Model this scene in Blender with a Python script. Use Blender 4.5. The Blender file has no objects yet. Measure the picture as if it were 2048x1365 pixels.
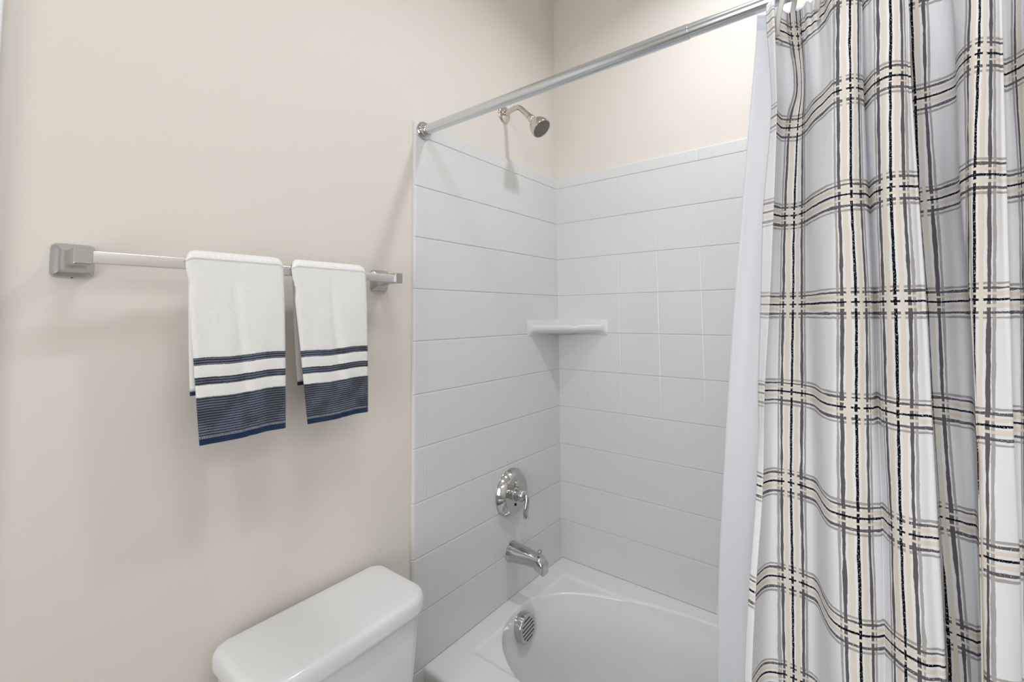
import bpy, bmesh, math, random
from mathutils import Vector, Matrix
random.seed(7)
PI = math.pi
scn = bpy.context.scene
COL = scn.collection

# ------------------------------------------------------------------ camera
cam_data = bpy.data.cameras.new('camera')
cam = bpy.data.objects.new('camera', cam_data)
COL.objects.link(cam)
cam_data.sensor_fit = 'HORIZONTAL'
cam_data.sensor_width = 36.0
cam_data.lens = 918.588 / 2048 * 36.0
cam_data.shift_y = -110.94 / 2048
cam_data.clip_start = 0.02
RIGHT = Vector((0.61445228, -0.78891249, -0.00809154))
UP = Vector((-0.04528207, -0.04550381, 0.99793734))
FWD = Vector((0.78765343, 0.61281848, 0.06368352))
mw = Matrix.Identity(4)
for i in range(3):
    mw[i][0] = RIGHT[i]; mw[i][1] = UP[i]; mw[i][2] = -FWD[i]
mw[0][3], mw[1][3], mw[2][3] = -1.65068, -1.03708, 1.38511
cam.matrix_world = mw
scn.camera = cam

# ------------------------------------------------------------------ view, world, lights
scn.view_settings.view_transform = 'Standard'
scn.view_settings.look = 'None'
scn.view_settings.gamma = 1.0
scn.view_settings.exposure = 0.0
scn.view_settings.use_curve_mapping = False
world = bpy.data.worlds.new('world'); scn.world = world
world.use_nodes = True
world.node_tree.nodes['Background'].inputs[0].default_value = (0.9, 0.95, 1.0, 1)
world.node_tree.nodes['Background'].inputs[1].default_value = 0.3

def area_light(name, loc, size, power, color, rot=(0, 0, 0), shape='DISK', size_y=None, spread=None):
    d = bpy.data.lights.new(name, 'AREA'); d.shape = shape; d.size = size
    if size_y: d.size_y = size_y
    d.energy = power; d.color = color
    if spread: d.spread = spread
    o = bpy.data.objects.new(name, d); COL.objects.link(o)
    o.location = loc; o.rotation_euler = rot
    return o
def point_light(name, loc, radius, power, color):
    d = bpy.data.lights.new(name, 'POINT'); d.shadow_soft_size = radius; d.energy = power; d.color = color
    o = bpy.data.objects.new(name, d); COL.objects.link(o); o.location = loc
    return o
# recessed light over the tub, dome light in the middle of the room, vanity bulbs on the far wall
area_light('tub_downlight', (-0.46, -0.79, 2.755), 0.11, 5.7, (0.95, 0.975, 1.0), spread=math.radians(152))
area_light('room_dome_light', (-1.36, -0.88, 2.69), 0.34, 4.5, (0.96, 0.975, 1.0))
for bx in (-2.25, -2.03, -1.81):
    point_light('vanity_bulb_light', (bx, -1.40, 2.17), 0.045, 2.0, (0.95, 0.975, 1.0))
# added soft fill from the wall opposite the bathtub, evens out tile and curtain
area_light('rear_fill_light', (-2.735, -0.95, 1.25), 0.80, 5.6, (0.94, 0.975, 1.0), rot=(0, math.radians(-90), 0), shape='RECTANGLE', size_y=0.8, spread=math.radians(115))
bpy.data.lights['rear_fill_light'].size = 1.3

# ------------------------------------------------------------------ materials
def mat(name, color, rough=0.5, metal=0.0, spec=0.5, coat=0.0):
    m = bpy.data.materials.new(name); m.use_nodes = True
    b = m.node_tree.nodes['Principled BSDF']
    b.inputs['Base Color'].default_value = (*color, 1)
    b.inputs['Roughness'].default_value = rough
    b.inputs['Metallic'].default_value = metal
    b.inputs['Specular IOR Level'].default_value = spec
    b.inputs['Coat Weight'].default_value = coat
    return m
def srgb(r, g, b):
    f = lambda c: (c / 255 / 12.92) if c / 255 <= .04045 else ((c / 255 + .055) / 1.055) ** 2.4
    return (f(r), f(g), f(b))
class N:
    """tiny node graph helper"""
    def __init__(s, m): s.m = m; s.t = m.node_tree; s.b = s.t.nodes['Principled BSDF']
    def new(s, typ, **kw):
        n = s.t.nodes.new(typ)
        for k, v in kw.items(): setattr(n, k, v)
        return n
    def link(s, a, b): s.t.links.new(a, b)
    def put(s, v, sock):
        if isinstance(v, bpy.types.NodeSocket): s.link(v, sock)
        else: sock.default_value = v
    def math(s, op, a, b=0.0, c=0.0, clamp=False):
        n = s.new('ShaderNodeMath', operation=op); n.use_clamp = clamp
        s.put(a, n.inputs[0]); s.put(b, n.inputs[1]); s.put(c, n.inputs[2])
        return n.outputs[0]
    def smooth(s, v, lo, hi, a=0.0, b=1.0):
        n = s.new('ShaderNodeMapRange', interpolation_type='SMOOTHSTEP')
        s.put(v, n.inputs[0]); n.inputs[1].default_value = lo; n.inputs[2].default_value = hi
        n.inputs[3].default_value = a; n.inputs[4].default_value = b
        return n.outputs[0]
    def noise(s, vec, scale, detail=2.0, rough=0.5):
        n = s.new('ShaderNodeTexNoise'); n.inputs['Scale'].default_value = scale
        n.inputs['Detail'].default_value = detail; n.inputs['Roughness'].default_value = rough
        if vec is not None: s.link(vec, n.inputs['Vector'])
        return n.outputs[0]
    def comb(s, x, y, z=0.0):
        n = s.new('ShaderNodeCombineXYZ'); s.put(x, n.inputs[0]); s.put(y, n.inputs[1]); s.put(z, n.inputs[2])
        return n.outputs[0]
    def mix(s, f, a, b):
        n = s.new('ShaderNodeMix', data_type='RGBA')
        s.put(f, n.inputs[0])
        s.put(a if isinstance(a, bpy.types.NodeSocket) else (*a, 1), n.inputs[6])
        s.put(b if isinstance(b, bpy.types.NodeSocket) else (*b, 1), n.inputs[7])
        return n.outputs[2]
    def bump(s, h, strength, dist):
        n = s.new('ShaderNodeBump'); n.inputs['Strength'].default_value = strength
        n.inputs['Distance'].default_value = dist; s.link(h, n.inputs['Height'])
        s.link(n.outputs[0], s.b.inputs['Normal'])
    def obj_coord(s): return s.new('ShaderNodeTexCoord').outputs['Object']
    def uv(s): return s.new('ShaderNodeTexCoord').outputs['UV']

M = {}
M['paint'] = mat('wall_paint', srgb(228, 222, 214), 0.55, spec=0.3)
g = N(M['paint']); v = g.obj_coord()
g.bump(g.noise(v, 260, 3.0, 0.6), 0.05, 0.0012)
M['ceiling'] = mat('ceiling_paint', srgb(238, 236, 232), 0.8, spec=0.2)
M['trim'] = mat('white_trim_paint', srgb(238, 240, 244), 0.35)
M['acrylic'] = mat('white_acrylic', srgb(220, 221, 222), 0.20, spec=0.5)
g = N(M['acrylic']); v = g.obj_coord()
g.bump(g.noise(v, 9, 2.0, 0.5), 0.10, 0.004)
M['tub'] = mat('white_tub_gloss', srgb(233, 233, 234), 0.15, spec=0.5)
M['china'] = mat('white_vitreous_china', srgb(232, 233, 235), 0.10, spec=0.5)
M['chrome'] = mat('polished_chrome', (0.56, 0.565, 0.575), 0.07, metal=1.0)
M['warm_chrome'] = mat('polished_nickel', (0.66, 0.625, 0.575), 0.09, metal=1.0)
M['satin'] = mat('satin_nickel', (0.58, 0.58, 0.57), 0.27, metal=1.0)
M['bar_metal'] = mat('brushed_bar_metal', (0.82, 0.81, 0.80), 0.22, metal=1.0)
M['rod_metal'] = mat('bright_rod_metal', (0.70, 0.735, 0.77), 0.20, metal=1.0)
M['dark'] = mat('dark_slot', (0.012, 0.012, 0.013), 0.6)
M['spray'] = mat('grey_spray_plate', srgb(128, 123, 115), 0.45)
M['spray_dot'] = mat('rubber_nozzle', srgb(70, 68, 66), 0.6)
M['plastic'] = mat('frosted_ring_plastic', srgb(225, 224, 220), 0.35)
M['plastic'].node_tree.nodes['Principled BSDF'].inputs['Transmission Weight'].default_value = 0.35
M['floor'] = mat('grey_floor_tile', srgb(170, 165, 158), 0.4)
M['glow'] = mat('fill_pane_glow', (1, 1, 1), 0.4)  # self-lit surface for the added fill pane only
bb = M['glow'].node_tree.nodes['Principled BSDF']
bb.inputs['Emission Color'].default_value = (1.0, 0.96, 0.9, 1); bb.inputs['Emission Strength'].default_value = 1.0

# ------------------------------------------------------------------ mesh helpers
def mesh_obj(name, verts, faces, m, parent=None, smooth=True, uvs=None, angle=None):
    me = bpy.data.meshes.new(name)
    me.from_pydata([tuple(p) for p in verts], [], faces)
    me.validate(clean_customdata=False)
    if uvs:
        lay = me.uv_layers.new(name='UVMap')
        for l in me.loops: lay.data[l.index].uv = uvs[l.vertex_index]
    for p in me.polygons: p.use_smooth = smooth
    me.materials.append(m)
    if angle is not None:
        bm = bmesh.new(); bm.from_mesh(me)
        for e in bm.edges:
            if len(e.link_faces) == 2 and e.calc_face_angle(0) > angle: e.smooth = False
        bm.to_mesh(me); bm.free()
    o = bpy.data.objects.new(name, me); COL.objects.link(o)
    if parent: o.parent = parent; o.matrix_parent_inverse = parent.matrix_world.inverted()
    return o
def fix_normals(o):
    bm = bmesh.new(); bm.from_mesh(o.data)
    bmesh.ops.recalc_face_normals(bm, faces=bm.faces); bm.to_mesh(o.data); bm.free()
    return o
def empty(name, loc):
    o = bpy.data.objects.new(name, None); COL.objects.link(o); o.location = loc
    o.empty_display_size = 0.05
    o.matrix_world = Matrix.Translation(loc)
    return o
def tag(o, label=None, cat=None, group=None, kind=None):
    if label: o['label'] = label
    if cat: o['category'] = cat
    if group: o['group'] = group
    if kind: o['kind'] = kind
    return o
def loft(name, rings, m, parent=None, cap0=True, cap1=True, closed=True, smooth=True, angle=0.7):
    """rings: list of equal-length point loops"""
    vs = []; fs = []; n = len(rings[0])
    for r in rings: vs += [tuple(p) for p in r]
    for i in range(len(rings) - 1):
        for j in range(n if closed else n - 1):
            a = i * n + j; b = i * n + (j + 1) % n
            fs.append((a, b, b + n, a + n))
    if cap0: fs.append(tuple(range(n))[::-1])
    if cap1: fs.append(tuple((len(rings) - 1) * n + j for j in range(n)))
    o = mesh_obj(name, vs, fs, m, parent, smooth)
    fix_normals(o)
    if angle is not None:
        bm = bmesh.new(); bm.from_mesh(o.data)
        for e in bm.edges:
            if len(e.link_faces) == 2 and e.calc_face_angle(0) > angle: e.smooth = False
        bm.to_mesh(o.data); bm.free()
    return o
def frame(d):
    d = Vector(d).normalized()
    a = Vector((0, 0, 1)) if abs(d.z) < 0.9 else Vector((1, 0, 0))
    u = d.cross(a).normalized(); w = u.cross(d).normalized()
    return u, w
def lathe(name, origin, axis, profile, m, parent=None, n=48, angle=0.6, cap0=True, cap1=True):
    """profile: (distance along axis, radius)"""
    o = Vector(origin); d = Vector(axis).normalized(); u, w = frame(d)
    rings = []
    for t, r in profile:
        rings.append([o + d * t + (u * math.cos(2 * PI * k / n) + w * math.sin(2 * PI * k / n)) * max(r, 1e-5) for k in range(n)])
    return loft(name, rings, m, parent, cap0, cap1, angle=angle)
def tube(name, pts, rad, m, parent=None, n=20, closed=False):
    pts = [Vector(p) for p in pts]; rings = []; N_ = len(pts)
    ref = None
    for i, p in enumerate(pts):
        if closed: d = (pts[(i + 1) % N_] - pts[i - 1]).normalized()
        else: d = (pts[min(i + 1, N_ - 1)] - pts[max(i - 1, 0)]).normalized()
        if ref is None: ref, _ = frame(d)
        u = (ref - d * ref.dot(d)).normalized(); w = d.cross(u); ref = u
        r = rad[i] if isinstance(rad, (list, tuple)) else rad
        rings.append([p + (u * math.cos(2 * PI * k / n) + w * math.sin(2 * PI * k / n)) * r for k in range(n)])
    if closed: rings.append(rings[0]); return loft(name, rings, m, parent, False, False, angle=None)
    return loft(name, rings, m, parent)
def catmull(pts, k):
    pts = [Vector(p) for p in pts]; out = []
    P = [2 * pts[0] - pts[1]] + pts + [2 * pts[-1] - pts[-2]]
    for i in range(1, len(P) - 2):
        for j in range(k):
            t = j / k
            a, b, c, d = P[i - 1], P[i], P[i + 1], P[i + 2]
            out.append(0.5 * ((2 * b) + (c - a) * t + (2 * a - 5 * b + 4 * c - d) * t * t + (3 * b - a - 3 * c + d) * t ** 3))
    out.append(pts[-1])
    return out
def box(name, lo, hi, m, parent=None, bevel=0.0, seg=3):
    bm = bmesh.new()
    bmesh.ops.create_cube(bm, size=1)
    for v_ in bm.verts:
        v_.co = Vector([(lo[i] + hi[i]) / 2 + v_.co[i] * (hi[i] - lo[i]) for i in range(3)])
    if bevel: bmesh.ops.bevel(bm, geom=bm.edges[:], offset=bevel, segments=seg, profile=0.5, affect='EDGES')
    me = bpy.data.meshes.new(name); bm.to_mesh(me); bm.free()
    for p in me.polygons: p.use_smooth = bool(bevel)
    me.materials.append(m)
    o = bpy.data.objects.new(name, me); COL.objects.link(o)
    if parent: o.parent = parent; o.matrix_parent_inverse = parent.matrix_world.inverted()
    return o
def rrect(hw, hh, r, k=6, bow=0.0):
    """rounded rectangle loop in 2d, sides bowed outward by bow"""
    out = []
    for cx, cy, a0 in ((hw - r, hh - r, 0), (-hw + r, hh - r, PI / 2), (-hw + r, -hh + r, PI), (hw - r, -hh + r, 1.5 * PI)):
        for i in range(k + 1):
            a = a0 + PI / 2 * i / k
            x = cx + r * math.cos(a); y = cy + r * math.sin(a)
            out.append((x, y))
    # densify the straight sides
    res = []
    for i in range(len(out)):
        a = out[i]; b = out[(i + 1) % len(out)]
        res.append(a)
        d = math.hypot(a[0] - b[0], a[1] - b[1])
        if (i % (k + 1)) == k:
            for t in (0.25, 0.5, 0.75): res.append((a[0] + (b[0] - a[0]) * t, a[1] + (b[1] - a[1]) * t))
    if bow:
        res = [(x * (1 + bow * (1 - (y / hh) ** 2)), y * (1 + bow * (1 - (x / hw) ** 2))) for x, y in res]
    return res

# ------------------------------------------------------------------ room shell
def structure(o): o['kind'] = 'structure'; return o
WP = 0.010                       # painted wall face lies behind the moulded panels
XL, YF, ZC = -2.75, -1.525, 2.77
structure(box('wall_left', (XL - 0.1, WP, 0), (0.11, WP + 0.1, ZC), M['paint']))
structure(box('wall_right', (WP, YF - 0.1, 0), (0.11, WP, ZC), M['paint']))
structure(box('wall_front', (XL - 0.1, YF - 0.1, 0), (WP, YF, ZC), M['paint']))
structure(box('wall_rear', (XL - 0.1, YF, 0), (XL, WP, ZC), M['paint']))
structure(box('ceiling', (XL - 0.1, YF - 0.1, ZC), (0.11, WP + 0.1, ZC + 0.08), M['ceiling']))
fl = structure(box('floor', (XL - 0.1, YF - 0.1, -0.08), (0.11, WP + 0.1, 0), M['floor']))
g = N(M['floor']); v = g.obj_coord()
bn = g.new('ShaderNodeTexBrick'); g.link(v, bn.inputs['Vector']); bn.inputs['Scale'].default_value = 1.0
bn.offset = 0.0; bn.inputs['Brick Width'].default_value = 0.305; bn.inputs['Row Height'].default_value = 0.305
bn.inputs['Mortar Size'].default_value = 0.003
bn.inputs['Color1'].default_value = (*srgb(176, 170, 162), 1); bn.inputs['Color2'].default_value = (*srgb(168, 162, 155), 1)
bn.inputs['Mortar'].default_value = (*srgb(120, 116, 110), 1)
g.link(bn.outputs[0], g.b.inputs['Base Color'])
# white door casing at the far left end of the towel wall, with its door
cs = box('trim_1', (-1.672, -0.012, 0), (-1.5945, WP, 2.16), M['trim'], bevel=0.004)
structure(cs)
structure(box('trim_2', (-2.56, -0.012, 0), (-2.483, WP, 2.16), M['trim'], bevel=0.004))
structure(box('trim_3', (-2.483, -0.012, 2.083), (-1.672, WP, 2.16), M['trim'], bevel=0.004))
dr = structure(box('door_1', (-2.480, -0.004, 0.01), (-1.675, WP - 0.002, 2.08), M['trim'], bevel=0.002))

wn = structure(box('fill_pane_1', (XL - 0.001, -1.37, 0.58), (XL + 0.004, -0.53, 1.92), M['glow']))  # invented glowing pane, unseen, added where the fill light sits
structure(box('trim_4', (XL, -1.445, 0.52), (XL + 0.018, -1.355, 1.98), M['trim'], bevel=0.003))  # made-up frame around the added pane
structure(box('trim_5', (XL, -0.545, 0.52), (XL + 0.018, -0.47, 1.98), M['trim'], bevel=0.003))
structure(box('trim_6', (XL, -1.355, 1.905), (XL + 0.018, -0.545, 1.98), M['trim'], bevel=0.003))
structure(box('trim_7', (XL, -1.355, 0.52), (XL + 0.03, -0.545, 0.595), M['trim'], bevel=0.003))

# ------------------------------------------------------------------ moulded tile panels
S = 0.1524
R1 = 1.92
def panel(name, length, ztop, gu, place, parent, edge_end=True):
    def lines(lo, hi, gs, ext_lo, ext_hi, coarse):
        s = set([lo, hi])
        for q in gs:
            for d in (-0.0036, -0.0024, -0.0011, 0, 0.0011, 0.0024, 0.0036):
                if lo < q + d < hi: s.add(round(q + d, 5))
        for i in range(9):
            t = i / 8
            if ext_lo: s.add(round(lo + ext_lo * t, 5))
            if ext_hi: s.add(round(hi - ext_hi * t, 5))
        out = sorted(s); res = [out[0]]
        for q in out[1:]:
            if q - res[-1] > 0.0004: res.append(q)
        return res
    gz = [R1 - S * i for i in range(0, 13)]
    us = lines(0.0, length, gu, 0.003, 0.009 if edge_end else 0, 1)
    zs = lines(0.0, ztop, gz, 0, 0.007, 1)
    def groove(q, gs, depth):
        h = 0.0
        for a in gs:
            d = abs(q - a)
            if d < 0.0024: h = max(h, depth * (1 - (d / 0.0024) ** 2))
        return h
    vs = []; fs = []
    for zz in zs:
        for uu in us:
            h = -max(groove(uu, gu, 0.0008), groove(zz, gz, 0.0024))
            if edge_end and uu > length - 0.009:
                t = (uu - (length - 0.009)) / 0.009
                h -= 0.012 * (1 - math.sqrt(max(0, 1 - t * t)))
            if zz > ztop - 0.007:
                t = (zz - (ztop - 0.007)) / 0.007
                h -= 0.012 * (1 - math.sqrt(max(0, 1 - t * t)))
            if uu < 0.003:      # cove in the inside corner
                t = 1 - uu / 0.003
                h += 0.002 * (1 - math.sqrt(max(0, 1 - t * t)))
            h = max(h, -0.0095)
            vs.append(place(uu, zz, h))
    n = len(us)
    for i in range(len(zs) - 1):
        for j in range(n - 1):
            a = i * n + j
            fs.append((a, a + 1, a + 1 + n, a + n))
    o = mesh_obj(name, vs, fs, M['acrylic'], parent)
    return o
p1 = panel('surround_panel', 0.7788, 1.967, [0.1145 + S * i for i in range(5)], lambda u_, z_, h: (-u_, -h, z_), None)
p2 = panel('surround_panel', 1.518, 1.967, [0.1244 + S * i for i in range(10)], lambda u_, z_, h: (-h, -u_, z_), None, False)
tag(p1, 'white square-tile-patterned surround panel carrying the shower valve and tub spout', 'tile panel')
tag(p2, 'white square-tile-patterned surround panel along the long side of the bathtub', 'tile panel')
sur = p2
for p in (p1, p2):
    fix = p.data
# make both faces look into the tub
def face_towards(o, pt):
    me = o.data; c = Vector(pt)
    f = me.polygons[len(me.polygons) // 2]
    if (c - f.center).dot(f.normal) < 0: me.flip_normals()
face_towards(p1, (-0.4, -0.8, 1)); face_towards(p2, (-0.4, -0.8, 1))
# corner shelf, cast into the surround: dished top, swept underside, end brackets
def corner_shelf():
    rings = []
    n = 40
    # across the diagonal front: parameter t 0..1 from the end wall (y=0) to the back wall (x=0)
    for i in range(n + 1):
        t = i / n
        e = min(t, 1 - t) * 2                  # 0 at the walls, 1 in the middle
        k = 1 - min(1, e / 0.13)               # bracket factor near the walls
        k = k * k * (3 - 2 * k)
        wav = 0.0035 * math.exp(-((t - 0.60) / 0.05) ** 2)
        L = 0.226
        fx = -L * (1 - t); fy = -L * t
        # bow the front slightly inward
        b = 0.020 * math.sin(PI * t)
        fx += b * 0.7; fy += b * 0.7
        # front lip section (outer face), top, dish, back cove, underside
        d = Vector((-fx, -fy, 0)); dist = d.length
        d = d.normalized() if dist > 1e-6 else Vector((1, 1, 0)).normalized()
        zt = 1.3445 + 0.021 * k - wav * 1.6
        zb = 1.3210 - 0.020 * k - wav * 0.4
        f = Vector((fx, fy, 0))
        def P(off, z): return f + d * off + Vector((0, 0, z))
        back = dist * 0.985
        zc = 1.3675
        pr = [P(0.004, zb), P(0.0, zb + 0.004), P(0.0, zt - 0.004), P(0.003, zt - 0.001), P(0.008, zt)]
        zd = zt - 0.004 * (1 - k)
        for q in (0.15, 0.3, 0.45, 0.6, 0.7, 0.8, 0.88, 0.95, 1.0):
            cove = max(0.0, (q - 0.35) / 0.65) ** 1.6
            pr.append(P(0.008 + (back - 0.008) * q, zd + (zc - zd) * cove))
        pr += [P(back, 1.30), P(back * 0.75, 1.301), P(back * 0.4, 1.303 + 0.010 * (1 - k)), P(back * 0.15, 1.310 * (1 - k) + zb * k)]
        rings.append(pr)
    return loft('corner_shelf', rings, M['acrylic'], sur, angle=0.9)
corner_shelf()

# ------------------------------------------------------------------ bathtub
tub = tag(empty('bathtub', (-0.37, -0.76, 0)), 'glossy white alcove bathtub with an oval-ended basin below the tiled surround', 'bathtub')
def build_basin():
    cx, cy, a, b, nn = -0.367, -0.756, 0.313, 0.702, 2.4
    x0, x1, y0, y1 = -0.735, 0.0012, -1.5205, 0.0012
    NT = 360
    def sup(c, s, aa, bb):
        return (cx + math.copysign(abs(c) ** (2 / nn) * aa, c), cy + math.copysign(abs(s) ** (2 / nn) * bb, s))
    ths = [2 * PI * k / NT for k in range(NT)]
    inner = [sup(math.cos(t), math.sin(t), a, b) for t in ths]
    outer = []
    for (ix, iy) in inner:
        dx, dy = ix - cx, iy - cy
        sx = ((x1 if dx > 0 else x0) - cx) / dx if abs(dx) > 1e-6 else 1e9
        sy = ((y1 if dy > 0 else y0) - cy) / dy if abs(dy) > 1e-6 else 1e9
        s = min(sx, sy); outer.append([cx + dx * s, cy + dy * s])
    for qx, qy in ((x0, y0), (x0, y1), (x1, y0), (x1, y1)):
        k = min(range(NT), key=lambda i: (outer[i][0] - qx) ** 2 + (outer[i][1] - qy) ** 2)
        outer[k] = [qx, qy]
    def ss(t): t = max(0, min(1, t)); return t * t * (3 - 2 * t)
    ZR = 0.3965
    def deck(x, y):
        # recessed corner decks inside a raised border
        e = min(ss((x + 0.611) / 0.009), ss((-0.094 - x) / 0.009), ss((-0.066 - y) / 0.009), ss((y + 1.452) / 0.009))
        return ZR - 0.0050 * e
    rings = []
    # skirt on the room side and slight drip edge
    def inset(p, d):
        return (min(max(p[0], x0 + d), x1), p[1])
    rings.append([(p[0] if p[0] > x0 + 1e-4 else x0 + 0.004, p[1], 0.352) for p in outer])
    rings.append([(p[0], p[1], 0.358) for p in outer])
    rings.append([(p[0], p[1], ZR - 0.013) for p in outer])
    for an in (0.25, 0.5, 0.75, 1.0):
        d = 0.013 * (1 - math.cos(an * PI / 2))
        rings.append([(*inset(p, d), ZR - 0.013 + 0.013 * math.sin(an * PI / 2)) for p in outer])
    o2 = [inset(p, 0.0135) for p in outer]
    NS = 46
    for k in range(1, NS + 1):
        s = k / NS
        ring = []
        for (ox, oy), (ix, iy) in zip(o2, inner):
            gap = math.hypot(ox - ix, oy - iy)
            x = ox + (ix - ox) * s; y = oy + (iy - oy) * s
            z = deck(x, y)
            dist = gap * (1 - s)
            R = min(0.009, gap)
            if dist < R: z -= 0.0045 * (1 - math.sqrt(max(0.0, 1 - (1 - dist / R) ** 2)))
            ring.append((x, y, z))
        rings.append(ring)
    zi = [p[2] for p in rings[-1]]
    prof = [(0.003, 0.0008), (0.012, 0.002), (0.03, 0.0055), (0.06, 0.012), (0.10, 0.021), (0.15, 0.029), (0.20, 0.039), (0.24, 0.050), (0.27, 0.066), (0.29, 0.088), (0.30, 0.12), (0.302, 0.16), (0.303, 0.22)]
    for dz, ins in prof:
        ring = []
        for t, z0_ in zip(ths, zi):
            bb = b - ins * (1.0 if math.sin(t) > 0 else 2.2)
            x, y = sup(math.cos(t), math.sin(t), a - ins, max(bb, 0.1))
            ring.append((x, y, z0_ - dz))
        rings.append(ring)
    o = loft('basin', rings, M['tub'], tub, cap0=False, cap1=True, angle=1.2)
    return o
basin = build_basin()
apron = box('apron', (-0.726, -1.518, 0.0), (-0.700, -0.002, 0.372), M['tub'], tub, bevel=0.004)
# slotted overflow cover on the end wall of the basin
OV = Vector((-0.362, -0.058, 0.338)); OD = Vector((0.0, -1, 0.10)).normalized()
ov = lathe('overflow_cover', OV, OD, [(-0.012, 0.0445), (0.027, 0.0445), (0.0315, 0.0430), (0.0335, 0.0405), (0.0338, 0.030), (0.034, 0.0)], M['chrome'], tub, n=64, cap1=False)
ou, ow = Vector((1, 0, 0)), Vector((0, 0.10, 1)).normalized()
slots_v = []; slots_f = []
sd = (ou * math.cos(0.13) + ow * math.sin(0.13)); sn = (-ou * math.sin(0.13) + ow * math.cos(0.13))
for i in range(6):
    off = (i - 2.5) * 0.0118
    half = math.sqrt(max(0, 0.0345 ** 2 - off * off)) * 0.92
    k = len(slots_v)
    for sx, sy in ((-1, -1), (1, -1), (1, 1), (-1, 1)):
        slots_v.append(OV + OD * 0.0343 + sd * half * sx + sn * (off + 0.00155 * sy))
    slots_f.append((k, k + 1, k + 2, k + 3))
sl = mesh_obj('slots', slots_v, slots_f, M['dark'], ov, smooth=False)

# ------------------------------------------------------------------ shower valve
VC = Vector((-0.336, 0, 0.757))
val = tag(empty('shower_valve', VC), 'round polished chrome shower valve with a curved lever on the tiled wall', 'shower valve')
lathe('escutcheon', VC + Vector((0, 0.004, 0)), (0, -1, 0), [(0, 0.0825), (0.0065, 0.0825), (0.009, 0.0815), (0.017, 0.0765), (0.026, 0.0700), (0.0305, 0.0655), (0.0322, 0.0635), (0.0320, 0.060), (0.0300, 0.050), (0.0290, 0.034), (0.0290, 0)], M['chrome'], val, n=72, cap1=False)
lathe('hub', VC + Vector((0, -0.020, 0)), (0, -1, 0), [(0, 0.0255), (0.008, 0.0255), (0.010, 0.0235), (0.020, 0.0225), (0.021, 0.0205), (0.030, 0.0200), (0.031, 0.0215), (0.036, 0.0210), (0.043, 0.0175), (0.048, 0.010), (0.0495, 0)], M['chrome'], val, cap1=False)
lathe('temperature_button', VC + Vector((0.006, -0.024, 0.034)), (0, -1, 0), [(0, 0.0115), (0.005, 0.0112), (0.0075, 0.009), (0.008, 0)], M['warm_chrome'], val, n=28, cap1=False)
lathe('screw', VC + Vector((-0.004, -0.0245, -0.036)), (0, -1, 0), [(0, 0.0052), (0.0022, 0.005), (0.003, 0.0036), (0.0018, 0.0022), (0.0018, 0)], M['dark'], val, n=20, cap1=False)
lp = catmull([VC + Vector((0.000, -0.050, 0.004)), VC + Vector((0.004, -0.062, 0.004)), VC + Vector((0.003, -0.071, -0.010)), VC + Vector((0.000, -0.071, -0.033)), VC + Vector((-0.004, -0.069, -0.057)), VC + Vector((-0.006, -0.074, -0.073))], 8)
rings = []
for i, p in enumerate(lp):
    t = i / (len(lp) - 1)
    d = (lp[min(i + 1, len(lp) - 1)] - lp[max(i - 1, 0)]).normalized()
    sx = Vector((1, 0, 0)); sx = (sx - d * sx.dot(d)).normalized(); sy = d.cross(sx)
    w = 0.0105 - 0.002 * math.sin(PI * min(1, t / 0.5)) if t < 0.5 else 0.0105 + 0.003 * math.sin(PI * (t - 0.5) / 0.5)
    th = 0.0090 * (1 - t) + 0.0062 * t
    if t > 0.93:
        q = (t - 0.93) / 0.07; w *= math.sqrt(max(0.06, 1 - q * q)); th *= math.sqrt(max(0.06, 1 - q * q))
    rings.append([p + sx * w * math.cos(2 * PI * k / 24) + sy * th * math.sin(2 * PI * k / 24) for k in range(24)])
loft('lever_handle', rings, M['chrome'], val, angle=None)

# ------------------------------------------------------------------ tub spout
SC = Vector((-0.334, 0, 0.5535))
sp = tag(empty('tub_spout', SC), 'polished chrome tub spout with pull-up diverter knob below the round valve', 'tub spout')
secs = [  # y, z centre, half width, half height, squareness, bottom shift
    (0.003, 0.5535, 0.0345, 0.0345, 2.0), (-0.004, 0.5535, 0.0345, 0.0345, 2.0), (-0.006, 0.5535, 0.0328, 0.0328, 2.0),
    (-0.030, 0.5545, 0.0305, 0.0300, 2.1), (-0.060, 0.5555, 0.0280, 0.0262, 2.3), (-0.090, 0.5555, 0.0255, 0.0228, 2.6),
    (-0.108, 0.5545, 0.0243, 0.0215, 2.8), (-0.114, 0.5515, 0.0240, 0.0240, 3.2), (-0.121, 0.5490, 0.0236, 0.0255, 3.4),
    (-0.129, 0.5465, 0.0230, 0.0250, 3.4), (-0.136, 0.5430, 0.0222, 0.0225, 3.4), (-0.1410, 0.5400, 0.0216, 0.0215, 4.0), (-0.1440, 0.5365, 0.0200, 0.0185, 4.0), (-0.1448, 0.5360, 0.0180, 0.0165, 4.0)]
rings = []
for y, zc, hw, hh, sq in secs:
    ring = []
    for k in range(40):
        t = 2 * PI * k / 40; c, s = math.cos(t), math.sin(t)
        ring.append((SC.x + math.copysign(abs(c) ** (2 / sq) * hw, c), y, zc + math.copysign(abs(s) ** (2 / sq) * hh, s)))
    rings.append(ring)
loft('spout_body', rings, M['chrome'], sp, angle=1.0)
dk = lathe('diverter_knob', (SC.x, -0.121, 0.571), (0, -0.05, 1), [(0, 0.0030), (0.012, 0.0030), (0.0125, 0.0062), (0.0145, 0.0078), (0.019, 0.0078), (0.0208, 0.0066), (0.0212, 0)], M['chrome'], sp, n=24, cap1=False)

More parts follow.
